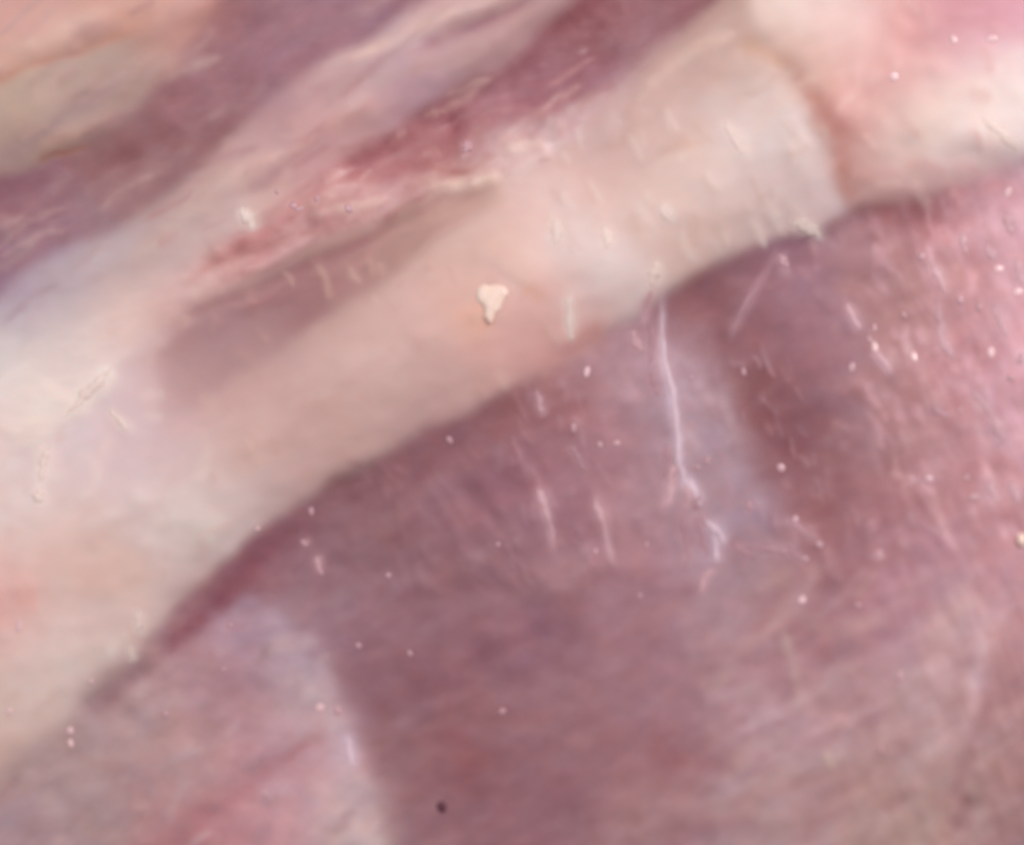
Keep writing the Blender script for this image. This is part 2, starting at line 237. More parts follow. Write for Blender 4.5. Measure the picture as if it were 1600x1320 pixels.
# seams, folds, veins, streaks: points (x, y, half width), colour or None, strength, relief, texture of the edge
STROKES = [
 ([(-60,150,8),(0,126,8),(60,98,7),(120,82,8),(180,60,8),(235,46,6)], (194,140,124), .55, -4),
 ([(10,85,10),(80,62,14),(120,35,12),(180,15,8)], (216,180,168), .5, 8),
 ([(-20,262,14),(40,228,12),(90,190,10),(150,148,12),(210,105,6)], (160,132,132), .7, -6),
 ([(50,244,7),(90,218,10),(140,200,10),(190,180,6)], (184,150,140), .7, 8),
 ([(50,252,4),(90,242,5),(150,226,4)], (160,112,100), .8, -4),
 ([(120,280,14),(190,255,18),(260,225,14),(290,200,8)], (143,92,96), .6, -8),
 ([(400,110,18),(330,160,20),(260,200,16)], (152,100,112), .4, -4),
 ([(510,104,5),(570,80,9),(620,60,10),(660,38,12),(705,22,9),(760,4,8),(820,-20,8)], (216,184,178), .8, 12),
 ([(640,84,8),(690,62,10),(740,42,9),(790,22,8),(850,-15,8)], (156,112,122), .8, -12),
 ([(600,130,12),(700,90,14),(790,45,14),(880,-10,12)], (184,146,144), .6, 8),
 ([(470,150,10),(540,125,10),(600,105,8)], (180,142,146), .5, -3),
 ([(60,440,18),(140,405,16),(220,360,14)], (190,170,172), .5, 6),
 ([(180,415,10),(250,370,12),(320,310,12),(400,240,12)], (198,168,158), .4, 8),
 ([(430,190,12),(520,190,16),(600,150,12)], (200,156,152), .5, 6),
 ([(700,182,10),(716,205,7)], (142,82,90), .7, -14),
 ([(905,70,16),(940,90,12),(920,110,8)], (138,86,90), .5, -10),
 ([(600,240,16),(560,258,12),(640,225,12)], (160,100,105), .5, -8),
 ([(450,345,8),(400,372,8),(350,402,7),(290,440,5)], (184,124,120), .6, -8),
 ([(470,340,6),(540,320,8),(600,306,6)], (210,172,165), .6, 9),
 ([(520,335,6),(570,322,7),(600,300,6)], (205,165,156), .5, 8),
 ([(660,290,8),(700,288,10),(755,286,10),(790,280,6)], (219,186,173), .8, 12),
 ([(670,262,5),(715,268,6),(760,262,6)], (184,130,124), .6, -6),
 ([(780,240,8),(830,225,12),(850,212,8)], (214,182,174), .6, 8),
 ([(845,175,8),(860,190,8),(880,185,5)], (200,168,168), .8, 10),
 ([(720,218,4),(730,232,5),(720,245,3)], (215,175,175), .8, 8),
 ([(340,412,5),(400,392,6),(450,372,5),(530,352,4)], (176,122,118), .6, -7),
 ([(250,512,7),(310,486,8),(380,458,8),(450,428,9),(520,398,9),(590,366,7),(680,322,6)], (164,118,120), .5, -8),  # shade painted along the groove
 ([(500,405,6),(510,440,5),(515,475,5)], (196,160,148), .5, 5),
 ([(580,395,5),(582,430,5)], (192,158,146), .4, 4),
 ([(640,350,10),(720,325,12),(800,300,14)], (200,162,150), .5, 3),
 ([(1200,72,10),(1240,118,14),(1272,160,18),(1296,200,22),(1312,250,20),(1330,300,15),(1343,322,10)], (172,120,110), .62, -7),
 ([(1150,70,16),(1190,80,10),(1230,110,10)], (200,160,138), .5, -4),
 ([(880,340,22),(930,400,26),(985,462,16)], (224,203,198), .55, 8),
 ([(760,350,30),(810,400,30),(790,440,26)], (222,184,170), .4, 6),
 ([(728,470,20),(742,498,20),(770,515,14)], (224,170,148), .5, 0),
 ([(820,445,10),(850,470,12)], (222,172,156), .6, 0),
 ([(880,545,14),(930,520,14),(860,570,12)], (200,145,140), .6, -2),
 ([(1180,200,22),(1240,230,18),(1280,290,14)], (214,194,186), .3, 3),
 ([(1400,210,26),(1480,180,34),(1580,160,40),(1700,120,40)], (230,208,198), .4, 16),
 ([(1470,190,18),(1560,220,16),(1600,250,12)], (228,208,205), .5, 6),
 ([(1345,332,8),(1400,335,14),(1445,335,16),(1490,325,8)], (160,100,104), .55, -3),
 ([(1470,310,14),(1530,300,14),(1580,280,14)], (200,140,145), .5, 0),
 ([(1600,350,30),(1600,500,24),(1590,640,20),(1600,760,20)], (216,162,174), .7, 5),
 # crease under the fat band and the blood-red seam at the lower left
 ([(120,1122,12),(165,1092,14),(200,1062,12),(240,1030,12)], (160,118,124), .65, -12),
 ([(240,1035,8),(268,1005,14),(305,972,17),(345,938,14),(390,893,11),(430,852,8),(480,806,4)], (146,88,100), .8, -9),
 ([(230,1325,10),(300,1285,12),(345,1262,12),(400,1218,10),(460,1175,10),(540,1105,8)], (174,112,120), .5, -4),
 ([(340,1090,16),(400,1075,20),(440,1100,12)], (170,124,132), .45, 0),
 ([(400,950,14),(450,1000,22),(490,1060,20),(520,1110,16)], (184,158,170), .5, 5),
 ([(470,1075,12),(505,1100,14),(530,1150,14)], (200,174,178), .5, 4),
 ([(515,1140,12),(538,1210,16),(560,1290,26),(575,1340,26)], (200,172,179), .4, 3),
 ([(20,1250,16),(10,1300,20)], (178,156,165), .4, 0),
 # silvery sheet beside the long sinew, hollow to its right
 ([(1000,520,16),(1040,600,24),(1080,680,28),(1120,760,28),(1170,840,24)], (178,143,152), .38, 7),
 ([(1060,500,26),(1120,560,36),(1180,620,40),(1220,690,40),(1260,770,36),(1290,850,26)], None, 0, -16),
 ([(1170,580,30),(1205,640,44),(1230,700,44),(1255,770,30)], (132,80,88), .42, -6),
 ([(1050,470,16),(1110,490,22),(1130,540,16)], (146,92,98), .5, -4),
 ([(900,620,18),(910,660,16)], (162,104,108), .4, 0),
 ([(930,560,16),(970,600,20),(1010,650,16)], (184,142,150), .5, 4),
 ([(700,720,5),(760,800,6),(800,860,5)], (140,94,102), .4, -5),
 ([(660,740,5),(700,800,6),(730,850,5)], (158,112,120), .4, 4),
 ([(700,1010,22),(780,1025,20),(850,1000,22),(920,985,14)], (138,90,104), .5, -5),
 ([(560,1085,16),(620,1085,16),(680,1040,14)], (140,92,102), .45, 0),
 ([(1000,1190,14),(1060,1180,14),(1120,1195,12),(1160,1210,8)], (152,96,102), .45, -4),
 ([(700,1130,14),(735,1180,14),(720,1230,10)], (142,84,90), .45, -4),
 ([(820,930,14),(880,905,16),(930,890,10)], (168,124,130), .4, 4),
 ([(1160,1130,20),(1220,1140,30),(1290,1110,20)], (190,154,160), .4, 6),
 ([(1140,1250,14),(1210,1215,12),(1280,1190,10),(1340,1160,8)], (182,148,148), .4, 4),
 ([(980,1310,14),(1080,1280,12),(1180,1250,14),(1300,1210,12)], (176,136,136), .35, 5),
 ([(1100,1320,14),(1180,1290,14),(1260,1270,12)], (182,150,152), .5, 6),
 ([(1360,1010,8),(1420,980,9),(1490,935,9)], (160,112,126), .5, -6),
 ([(1440,1010,16),(1500,970,18),(1540,930,12)], (198,158,160), .5, 6),
 ([(1540,985,10),(1530,1030,12),(1520,1090,12),(1500,1150,14)], (200,164,170), .55, 8),
 ([(1560,1010,10),(1550,1080,12),(1530,1150,12),(1500,1220,10),(1480,1290,12)], (160,112,116), .5, -8),
 ([(1370,1270,8),(1400,1255,9),(1420,1240,6)], (155,112,112), .6, -6),
 ([(1490,1300,10),(1505,1270,10),(1520,1240,8)], (150,104,106), .6, -6),
 ([(1590,1200,10),(1600,1260,12),(1560,1310,10)], (150,108,108), .5, -6),
 ([(1225,980,5),(1232,1020,7),(1245,1070,7),(1250,1110,5)], (190,155,150), .6, 4),
 ([(1285,1170,5),(1298,1200,7)], (200,172,155), .6, 4),
 ([(1400,1050,6),(1408,1062,6)], (195,165,152), .6, 3),
 ([(1330,560,40),(1380,640,36),(1400,740,30)], (166,120,124), .3, 8),
 ([(1240,420,20),(1290,470,22),(1340,530,16)], (162,118,134), .4, 5),
 ([(1450,600,14),(1500,660,18),(1540,740,14)], (190,135,142), .3, 5),
 ([(1420,880,20),(1480,830,20),(1540,800,16)], (180,128,142), .3, 2),
 ([(400,290,10),(380,340,8)], (205,170,160), .3, 3),
 ([(20,930,22),(60,920,20)], (224,168,158), .4, 0),
 ([(60,1040,20),(130,1030,18),(190,1010,10)], (218,200,190), .45, 4),
 ([(240,790,26),(310,830,28),(350,850,12)], (217,202,194), .4, 5),
 ([(120,830,8),(180,800,8),(240,770,6)], (222,202,198), .4, 3),
 ([(100,600,20),(60,650,26),(20,700,24)], (232,214,202), .4, 4),
 ([(180,568,8),(158,592,13),(130,622,14),(96,658,9)], (236,221,212), .75, 2),
 ([(76,690,6),(68,725,9),(56,782,8)], (232,216,212), .5, 1),
 ([(250,860,22),(160,900,26),(60,880,20)], (216,178,164), .35, 0),
]
mr = random.Random(5)
def micro(n, box, ang_deg, spread, ln, wd, cols, st, h):
    for _ in range(n):
        x = mr.uniform(box[0], box[2]); y = mr.uniform(box[1], box[3])
        i = int((y - V0) / STEP); j = int((x - U0) / STEP)
        if zones[lab[i, j]] not in box[4]: continue
        a = math.radians(ang_deg + mr.gauss(0, spread)); l = ln * mr.uniform(.4, 1.5); w = wd * mr.uniform(.7, 1.4)
        bend = mr.uniform(-.25, .25) * l
        dx, dy = math.cos(a), math.sin(a)
        STROKES.append(([(x - dx * l / 2, y - dy * l / 2, w * .6), (x + bend * -dy * .5, y + bend * dx * .5, w), (x + dx * l / 2, y + dy * l / 2, w * .5)],
                        mr.choice(cols), st * mr.uniform(.4, 1.2), h * mr.uniform(.3, 1.2)))
PALE = [(210, 158, 168), (216, 163, 173), (206, 160, 162)]
micro(200, (1360, 300, 1640, 860, 'L'), 66, 15, 46, 5, PALE, .32, 1.6)
micro(60, (1250, 330, 1450, 900, 'L'), 62, 14, 40, 5, [(180, 134, 142), (176, 128, 132)], .35, 3)
micro(110, (780, 560, 1260, 900, 'L'), 66, 12, 42, 4, [(182, 138, 148), (178, 132, 142)], .32, 3)
micro(60, (520, 700, 860, 920, 'L'), 52, 12, 60, 5, [(164, 118, 126), (138, 92, 100)], .3, 2)
micro(140, (420, 880, 1300, 1400, 'L'), -30, 16, 80, 10, [(168, 124, 130), (140, 92, 102), (164, 112, 118), (150, 104, 118)], .22, 1.3)
micro(130, (1100, 900, 1700, 1400, 'L'), -36, 12, 120, 9, [(196, 158, 162), (158, 112, 120), (188, 152, 148), (166, 118, 122)], .24, 1.6)
micro(90, (-60, 1000, 620, 1400, 'M'), -36, 18, 44, 7, [(192, 162, 168), (160, 124, 130), (188, 152, 150)], .32, 2.5)
micro(60, (860, 180, 1300, 400, 'H'), 62, 10, 46, 5, [(226, 206, 198), (196, 164, 152)], .3, 2)
micro(70, (300, 380, 900, 760, 'HG'), 60, 22, 30, 6, [(214, 184, 172), (190, 148, 140)], .25, 1.5)
micro(60, (-60, 500, 350, 1100, 'HF'), -40, 30, 50, 8, [(230, 210, 202), (208, 172, 164)], .3, 2)
micro(120, (330, 180, 900, 380, 'FE'), -28, 26, 34, 6, [(212, 172, 166), (168, 110, 112), (186, 132, 130)], .3, 2.5)
micro(130, (-40, -40, 900, 480, 'ABCD'), -33, 7, 110, 8, [(180, 150, 148), (158, 116, 122), (200, 164, 158), (196, 160, 156)], .3, 3)
micro(130, (250, 100, 1150, 480, 'DEFG'), -29, 9, 90, 6, [(212, 174, 168), (176, 124, 124), (192, 144, 140), (162, 108, 112)], .32, 2.5)
micro(60, (600, 60, 1250, 260, 'H'), -30, 9, 90, 8, [(190, 156, 146), (216, 188, 178), (200, 164, 152)], .35, 2)
micro(40, (1340, -40, 1640, 320, 'J'), 40, 30, 40, 8, [(226, 190, 184), (206, 156, 152)], .3, 3)
M_SIN, M_SIN2, M_SIN3, M_CREAM = 'white', 'pink', 'faint', 'cream'   # which material, filled in below
SIN = [  # name, material, points (x, y, radius)
 ('sinew', M_SIN, [(1028,440,1.2),(1033,475,1.5),(1034,510,1.9),(1039,560,2),(1048,598,3),(1056,640,3.4),(1060,690,3.6),(1062,722,4),(1070,748,3.2),(1083,772,2.4),(1091,800,2.2)], 'long white sinew running down the silver membrane'),
 ('sinew', M_SIN2, [(1060,715,3),(1050,740,5),(1047,772,4),(1038,800,1.5)], None),
 ('sinew', M_SIN, [(1098,808,2),(1112,822,4.5),(1124,832,4),(1134,856,2)], None),
 ('sinew', M_SIN, [(1112,826,2.5),(1118,855,3),(1121,884,6)], None),
 ('sinew', M_SIN2, [(1116,888,2.5),(1100,905,3),(1092,935,1.5)], None),
 ('sinew', M_SIN3, [(1160,856,2),(1190,858,3.2),(1224,860,3.6),(1232,858,2)], None),
 ('sinew', M_SIN3, [(1228,852,2),(1245,868,2.6),(1265,884,1.5)], None),
 ('sinew', M_SIN3, [(1235,812,2),(1250,826,2.2),(1278,850,3)], None),
 ('sinew', M_CREAM, [(1027,404,2.5),(1024,420,5.5),(1021,436,6.5),(1024,450,3)], None),
 ('sinew', M_SIN2, [(986,512,2.5),(990,525,4.5),(998,540,5),(1004,552,2)], None),
 ('sinew', M_SIN3, [(1015,580,2.5),(1024,604,3.5),(1030,620,2)], None),
 ('sinew', M_SIN2, [(838,752,2),(846,775,4.2),(854,800,3.6),(862,826,2),(868,872,1.6)], None),
 ('sinew', M_SIN2, [(925,770,2),(933,790,4),(942,815,3.6),(950,850,1.6),(964,885,1.2)], None),
 ('sinew', M_SIN2, [(838,604,2.2),(841,622,3),(847,640,4),(852,645,2)], None),
 ('sinew', M_SIN3, [(892,690,2.6),(902,712,3.4),(914,742,2)], None),
 ('sinew', M_SIN, [(538,1142,2.5),(545,1160,4.2),(550,1188,3.2),(554,1202,1.5)], None),
 ('sinew', M_SIN2, [(494,868,2.6),(499,884,4),(503,903,2.6)], None),
 ('sinew', M_SIN2, [(470,842,2.4),(482,852,3.2)], None),
 ('sinew', M_SIN, [(1074,742,2),(1080,758,3.6),(1090,776,3),(1092,797,3.4)], None),
 ('sinew', M_SIN2, [(1072,752,2),(1076,775,3.4),(1072,800,2.2)], None),
 ('sinew', M_SIN2, [(1046,742,3),(1052,760,4.2),(1050,778,3)], None),
 ('sinew', M_SIN3, [(1091,800,2),(1098,812,2.6),(1104,822,2)], None),
 ('sinew', M_SIN3, [(1064,800,2),(1070,830,3),(1076,862,3),(1070,885,2)], None),
 ('sinew', M_SIN3, [(1084,802,2),(1096,838,3),(1108,872,2.4)], None),
 ('sinew', M_SIN3, [(1040,690,2),(1042,720,3),(1036,750,2)], None),
 ('sinew', M_SIN3, [(1140,846,2),(1160,862,3),(1180,872,2)], None),
 ('sinew', M_SIN3, [(1012,500,2),(1018,540,3),(1014,575,2)], None),
 ('sinew', M_SIN2, [(1020,450,1.5),(1008,480,2),(1000,510,1.5)], None),
 ('smear', M_CREAM, [(178,570,3),(160,590,5),(140,610,6),(122,628,5),(98,655,3)], 'thick cream smear of fat on the left of the band'),
 ('smear', M_CREAM, [(76,690,3),(70,712,6),(66,734,5),(62,755,3)], None),
 ('smear', M_CREAM, [(66,760,3),(60,776,7),(50,784,4)], None),
 ('sinew', M_CREAM, [(168,634,2),(180,650,3.4),(194,664,4),(198,676,2)], None),
 ('sinew', M_CREAM, [(1130,186,3),(1142,206,5),(1152,226,4.5),(1166,246,2)], None),
 ('sinew', M_CREAM, [(1030,318,2),(1040,335,4.5),(1048,350,3)], None),
 ('sinew', M_CREAM, [(866,340,4),(869,365,6),(866,385,4)], None),
 ('sinew', M_CREAM, [(940,350,3),(948,372,5),(950,392,3)], None),
 ('sinew', M_CREAM, [(888,455,3),(889,480,5),(892,520,4),(898,535,2)], None),
 ('fat_tag', M_CREAM, [(1228,348,4),(1244,349,6.5),(1262,356,7),(1277,364,5),(1272,376,3)], 'small curled tag of fat on the lower edge of the band'),
 ('sinew', M_SIN2, [(1214,396,2),(1222,404,4),(1228,412,6.5),(1234,410,3)], None),
 ('sinew', M_SIN3, [(1221,376,1.2),(1200,420,1.4),(1170,468,2.6),(1150,506,2.6),(1140,530,1.5)], None),
 ('sinew', M_SIN2, [(1320,470,2),(1326,485,4),(1338,505,4),(1346,520,2)], None),
 ('sinew', M_SIN2, [(1366,545,2),(1378,560,3),(1396,590,2)], None),
 ('sinew', M_SIN2, [(1452,408,3),(1464,428,5),(1474,446,3.5),(1480,470,2)], None),
 ('sinew', M_SIN2, [(1462,450,5),(1466,480,4),(1470,505,5),(1474,535,5),(1486,556,5),(1492,566,3)], None),
 ('sinew', M_SIN2, [(1548,470,3),(1557,492,5.5),(1566,510,4.5),(1574,530,2)], None),
 ('sinew', M_SIN2, [(1514,602,3),(1526,620,3.5),(1546,642,3),(1560,668,5),(1566,685,5),(1556,702,4)], None),
 ('sinew', M_SIN2, [(1452,628,3),(1470,644,4),(1488,654,3)], None),
 ('sinew', M_SIN2, [(1545,748,3),(1552,770,5),(1560,786,3)], None),
 ('sinew', M_SIN2, [(1578,750,4),(1586,772,5),(1594,790,3)], None),
 ('sinew', M_SIN2, [(1424,740,2.5),(1428,758,3)], None),
 ('sinew', M_SIN2, [(1500,360,3),(1506,382,4),(1512,400,2)], None),
 ('sinew', M_SIN2, [(1540,380,4),(1548,396,5),(1556,410,3)], None),
 ('sinew', M_SIN2, [(1572,330,4),(1576,350,6),(1580,370,3)], None),
 ('sinew', M_SIN2, [(1588,400,4),(1592,425,5),(1598,450,3)], None),
 ('sinew', M_SIN3, [(1090,765,2),(1090,790,3.4),(1086,798,2)], None),
 ('sinew', M_SIN3, [(1166,780,2),(1174,800,2.8)], None),
 ('sinew', M_SIN2, [(1372,858,2.5),(1380,875,3.5)], None),
 ('sinew', M_CREAM, [(202,1002,2.4),(205,1020,3.4),(210,1034,2.2)], None),
 ('sinew', M_CREAM, [(216,950,3),(218,975,4),(212,990,2)], None),
 ('sinew', M_SIN2, [(410,1228,2.4),(416,1242,3.4),(420,1250,2)], None),
 ('fat_tag', M_CREAM, [(376,318,3),(382,334,5),(392,348,7),(396,364,3)], 'pale tag of fat standing on the torn fat'),
 ('fat_tag', M_SIN2, [(722,220,4),(732,230,6.5),(728,240,4)], None),
 ('fat_tag', M_CREAM, [(1530,180,3),(1552,198,5),(1575,218,5),(1590,240,3)], None),
]
HALO = {'white': (204, 174, 188), 'pink': (198, 152, 160), 'faint': (180, 134, 144), 'cream': (228, 206, 198)}
for nm, mt, pts, lb in SIN:
    STROKES.append(([(x, y, r * 1.6 + 2.5) for x, y, r in pts], HALO[mt], .62, 1.5))
BEADS = [(917,580,5,8,1),(702,687,5,5,0),(1366,541,7,8,1),(1428,556,6,7,1),(1548,550,6,7,1),(1450,748,7,7,0),(1253,936,6,8,1),(1162,580,5,6,0),(1331,573,6,7,0),(1220,730,6,6,0),
 (1105,718,5,6,0),(937,694,5,5,0),(963,692,5,5,0),(896,668,5,6,0),(1489,62,7,8,1),(1550,60,7,8,1),(1396,120,6,8,1),(1405,1056,5,6,0),(402,825,5,5,1),(110,1140,6,6,1),(110,1160,5,6,1),
 (486,798,5,5,0),(778,850,4,4,0),(500,1104,7,8,1),(527,1110,5,6,0),(1522,776,6,7,0),(1510,745,5,6,0),(607,898,4,5,0),(1258,872,4,4,0),(1280,850,5,5,0),(1242,810,6,6,0),(1090,730,4,4,0),
 (1366,512,4,5,0),(1412,492,3,6,0),(458,320,7,6,0),(468,326,6,5,0),(495,310,6,5,0),(545,325,6,6,0),(433,300,4,4,0),(1080,590,3,3,0),(1358,530,4,4,0),(1530,480,4,6,0),(1500,640,4,6,0),
 (30,975,4,9,1),(15,1110,5,4,1),(142,1064,4,4,1),(360,975,4,5,0),(350,1045,4,4,0),(258,1115,5,5,0),(560,1008,4,4,0),(930,860,4,5,0),(1000,930,4,4,0),(1376,1170,4,6,0),(1340,945,4,4,0),
 (1460,640,4,5,0),(1590,455,6,8,1),(1575,300,6,7,1),(1560,420,5,7,1),(1595,560,6,8,0),(1580,590,5,6,0),(1500,470,4,7,0),(1440,400,4,6,0),(1010,850,4,4,0),(785,1110,5,5,0),(640,1020,4,4,0)]
for (x, y, rx, ry, br) in BEADS:
    STROKES.append(([(x - 1.5, y - 2, rx * .9), (x, y, rx), (x + 1.5, y + 2, rx * .9)], None, 0, 2.5))
for pts, c, st, h in STROKES:
    xs = [p[0] for p in pts]; ys = [p[1] for p in pts]; mw = max(p[2] for p in pts) * 4 + 20
    i0 = max(0, int((min(ys) - mw - V0) / STEP)); i1 = min(NV, int((max(ys) + mw - V0) / STEP) + 2)
    j0 = max(0, int((min(xs) - mw - U0) / STEP)); j1 = min(NU, int((max(xs) + mw - U0) / STEP) + 2)
    if i1 <= i0 or j1 <= j0: continue
    sl = (slice(i0, i1), slice(j0, j1))
    if max(p[2] for p in pts) < 8: d, w, al = line_field(pts, WX[sl], WY[sl])
    else: d, w, al = line_field(pts, SX[sl], SY[sl])
    ends = np.clip(np.minimum(al, 1 - al) * 5, 0, 1); ends = 0.15 + 0.85 * ends * ends * (3 - 2 * ends)
    prof = np.exp(-(d / (w * 1.1)) ** 2 * 0.75) * ends
    brk = np.clip(0.85 + 0.35 * fbm(UU[sl], VV[sl], 40, 2, 71), 0.3, 1.15)
    relief = np.exp(-(d / (w * 1.7)) ** 2 * 0.75) * ends
    if c is not None:
        a = np.clip(1.2 * st * prof * brk, 0, 1)[..., None]
        COL[sl] = COL[sl] * (1 - a) + lin(c) * a
    Hh[sl] += 0.6 * h * relief

# long soft roll of the fat band, then the smaller unevenness of each tissue
d, w, al = line_field([(-300,1180,120),(0,930,115),(300,740,105),(600,550,85),(900,400,85),(1200,240,80),(1300,180,40)], UU, VV)
Hh += 22 * np.exp(-(d / w) ** 2)
ang = math.radians(-29)
fatw = WT['A'] + WT['H'] + WT['J'] + WT['D'] + WT['B']
ragw = WT['F'] + 0.7 * WT['E']
musw = WT['L'] + WT['M'] + WT['C']
right_w = np.clip((UU - 1250) / 300, 0, 1) * WT['L']
Hh += fatw * (5 * fbm(UU, VV, 120, 3, 21, ang, 1.8) + 1.2 * fbm(UU, VV, 30, 2, 22, ang, 1.5))
left_f = np.clip((UU - 230) / 120, 0, 1)
Hh += ragw * left_f * (6 * fbm(UU, VV, 38, 3, 31, ang, 1.7) + 4.0 * np.abs(fbm(UU, VV, 17, 2, 33, ang, 1.4)))
Hh += musw * (7 * fbm(UU, VV, 110, 3, 41, ang, 1.6) + 1.3 * fbm(UU, VV, 34, 2, 43, math.radians(-32), 1.6))
Hh += right_w * (2.2 * fbm(UU, VV, 26, 2, 51, math.radians(70), 3.0))
# the whole cut is gently domed and falls away outside
Hh = blur(Hh, 6.0)

# fine variation of the tissue itself
def vary(mask, amt, f, tint):
    global COL
    COL *= 1 + (mask * amt * f)[..., None] * np.array(tint)
vary(musw, .10, fbm(UU, VV, 42, 3, 61, math.radians(-30), 1.4), (1, 1.25, 1.1))
vary(musw, .035, fbm(UU, VV, 16, 2, 62, math.radians(-30), 1.5), (.7, 1.2, 1.2))
vary(right_w, .10, fbm(UU, VV, 18, 2, 64, math.radians(68), 4), (.8, 1.2, 1.2))
vary(ragw * left_f, .15, fbm(UU, VV, 24, 3, 63, ang, 1.4), (.7, 1.2, 1.15))
vary(ragw * left_f, .16, fbm(UU, VV, 60, 2, 66, ang, 1.8), (.7, 1.2, 1.15))
vary(fatw, .045, fbm(UU, VV, 60, 3, 65, ang, 1.5), (.5, 1.1, 1.4))
hue = fbm(UU, VV, 55, 3, 81, math.radians(-30), 1.2)
hue2 = fbm(UU, VV, 38, 3, 82, math.radians(40), 1.2)
COL = COL * (1 + 0.04 * hue[..., None] * np.array((.6, -.5, -1.0)) * (0.5 + musw)[..., None]) * (1 + 0.035 * hue2[..., None] * np.array((-.4, .2, 1.0)) * (0.4 + musw)[..., None])
lum = (COL * np.array((.25, .6, .15))).sum(-1, keepdims=True)
COL = COL + (lum - COL) * (0.10 * musw)[..., None]
GAIN = 1.0
COL = np.clip((COL - 0.014) * 1.03, 0.01, 0.95)   # the moist film adds a little veil over dark tissue

# ------------------------------------------------------------------ grid -> world, through the same view the outlines were measured in
Cp = np.array(cam_pos); Rm = np.array(R)
def to_world(u, v, h):
    """point of the meat that is h tenths of a millimetre above the mean face and seen at (u, v)"""
    k = 36.0 / LENS / PW
    dl = np.stack([(np.asarray(u, float) - PW / 2) * k, -(np.asarray(v, float) - PH / 2) * k, -np.ones(np.shape(u))], -1)
    dw = dl @ Rm.T
    t = (np.asarray(h, float) * S - Cp[2]) / dw[..., 2]
    return Cp + dw * t[..., None]
PTS = to_world(UU, VV, Hh)
gx = np.gradient(PTS, axis=1); gy = np.gradient(PTS, axis=0)
NRM = -np.cross(gx, gy); NRM /= np.linalg.norm(NRM, axis=-1, keepdims=True)
if NRM[..., 2].mean() < 0: NRM = -NRM

def sample(u, v, A=None):
    A = Hh if A is None else A
    fi = np.clip((np.asarray(v, float) - V0) / STEP, 0, NV - 1.001); fj = np.clip((np.asarray(u, float) - U0) / STEP, 0, NU - 1.001)
    i = fi.astype(int); j = fj.astype(int); a = fi - i; b = fj - j
    return A[i, j] * (1 - a) * (1 - b) + A[i + 1, j] * a * (1 - b) + A[i, j + 1] * (1 - a) * b + A[i + 1, j + 1] * a * b

# ------------------------------------------------------------------ materials
def nodes(mat):
    mat.use_nodes = True
    return mat.node_tree, mat.node_tree.nodes["Principled BSDF"]
def tissue_material(name, rough, spec, sss, bump, grain, fine, coat=0.12):
    m = bpy.data.materials.new(name)
    nt, p = nodes(m)
    at = nt.nodes.new('ShaderNodeVertexColor'); at.layer_name = "tissue"
    tc = nt.nodes.new('ShaderNodeTexCoord')
    mp = nt.nodes.new('ShaderNodeMapping'); mp.inputs['Rotation'].default_value = (0, 0, math.radians(-28)); mp.inputs['Scale'].default_value = (0.6, 1.2, 1)
    nt.links.new(tc.outputs['Object'], mp.inputs['Vector'])
    n1 = nt.nodes.new('ShaderNodeTexNoise'); n1.inputs['Scale'].default_value = fine; n1.inputs['Detail'].default_value = 4
    nt.links.new(mp.outputs['Vector'], n1.inputs['Vector'])
    r1 = nt.nodes.new('ShaderNodeMapRange'); r1.inputs['From Min'].default_value = .25; r1.inputs['From Max'].default_value = .75
    r1.inputs['To Min'].default_value = 1 - grain; r1.inputs['To Max'].default_value = 1 + grain
    nt.links.new(n1.outputs['Fac'], r1.inputs['Value'])
    vm = nt.nodes.new('ShaderNodeVectorMath'); vm.operation = 'SCALE'
    nt.links.new(at.outputs['Color'], vm.inputs[0]); nt.links.new(r1.outputs['Result'], vm.inputs['Scale'])
    nt.links.new(vm.outputs['Vector'], p.inputs['Base Color'])
    n2 = nt.nodes.new('ShaderNodeTexNoise'); n2.inputs['Scale'].default_value = 260; n2.inputs['Detail'].default_value = 3
    nt.links.new(mp.outputs['Vector'], n2.inputs['Vector'])
    r2 = nt.nodes.new('ShaderNodeMapRange'); r2.inputs['From Min'].default_value = .3; r2.inputs['From Max'].default_value = .7
    r2.inputs['To Min'].default_value = rough - .08; r2.inputs['To Max'].default_value = rough + .1
    nt.links.new(n2.outputs['Fac'], r2.inputs['Value']); nt.links.new(r2.outputs['Result'], p.inputs['Roughness'])
    bp = nt.nodes.new('ShaderNodeBump'); bp.inputs['Strength'].default_value = bump; bp.inputs['Distance'].default_value = 0.0004
    nt.links.new(n1.outputs['Fac'], bp.inputs['Height']); nt.links.new(bp.outputs['Normal'], p.inputs['Normal'])
    p.inputs['Specular IOR Level'].default_value = spec
    p.inputs['Subsurface Weight'].default_value = sss
    p.inputs['Subsurface Radius'].default_value = (1.0, .45, .35)
    p.inputs['Subsurface Scale'].default_value = 0.0005
    p.inputs['Coat Weight'].default_value = coat
    p.inputs['Coat Roughness'].default_value = 0.3
    return m
M_FAT = tissue_material('moist_fat', 0.52, .22, .35, .05, .02, 500)
M_MUS = tissue_material('moist_muscle', 0.5, .22, .25, .08, .04, 500)
M_RAG = tissue_material('ragged_tissue', .48, .35, .3, .1, .04, 500)

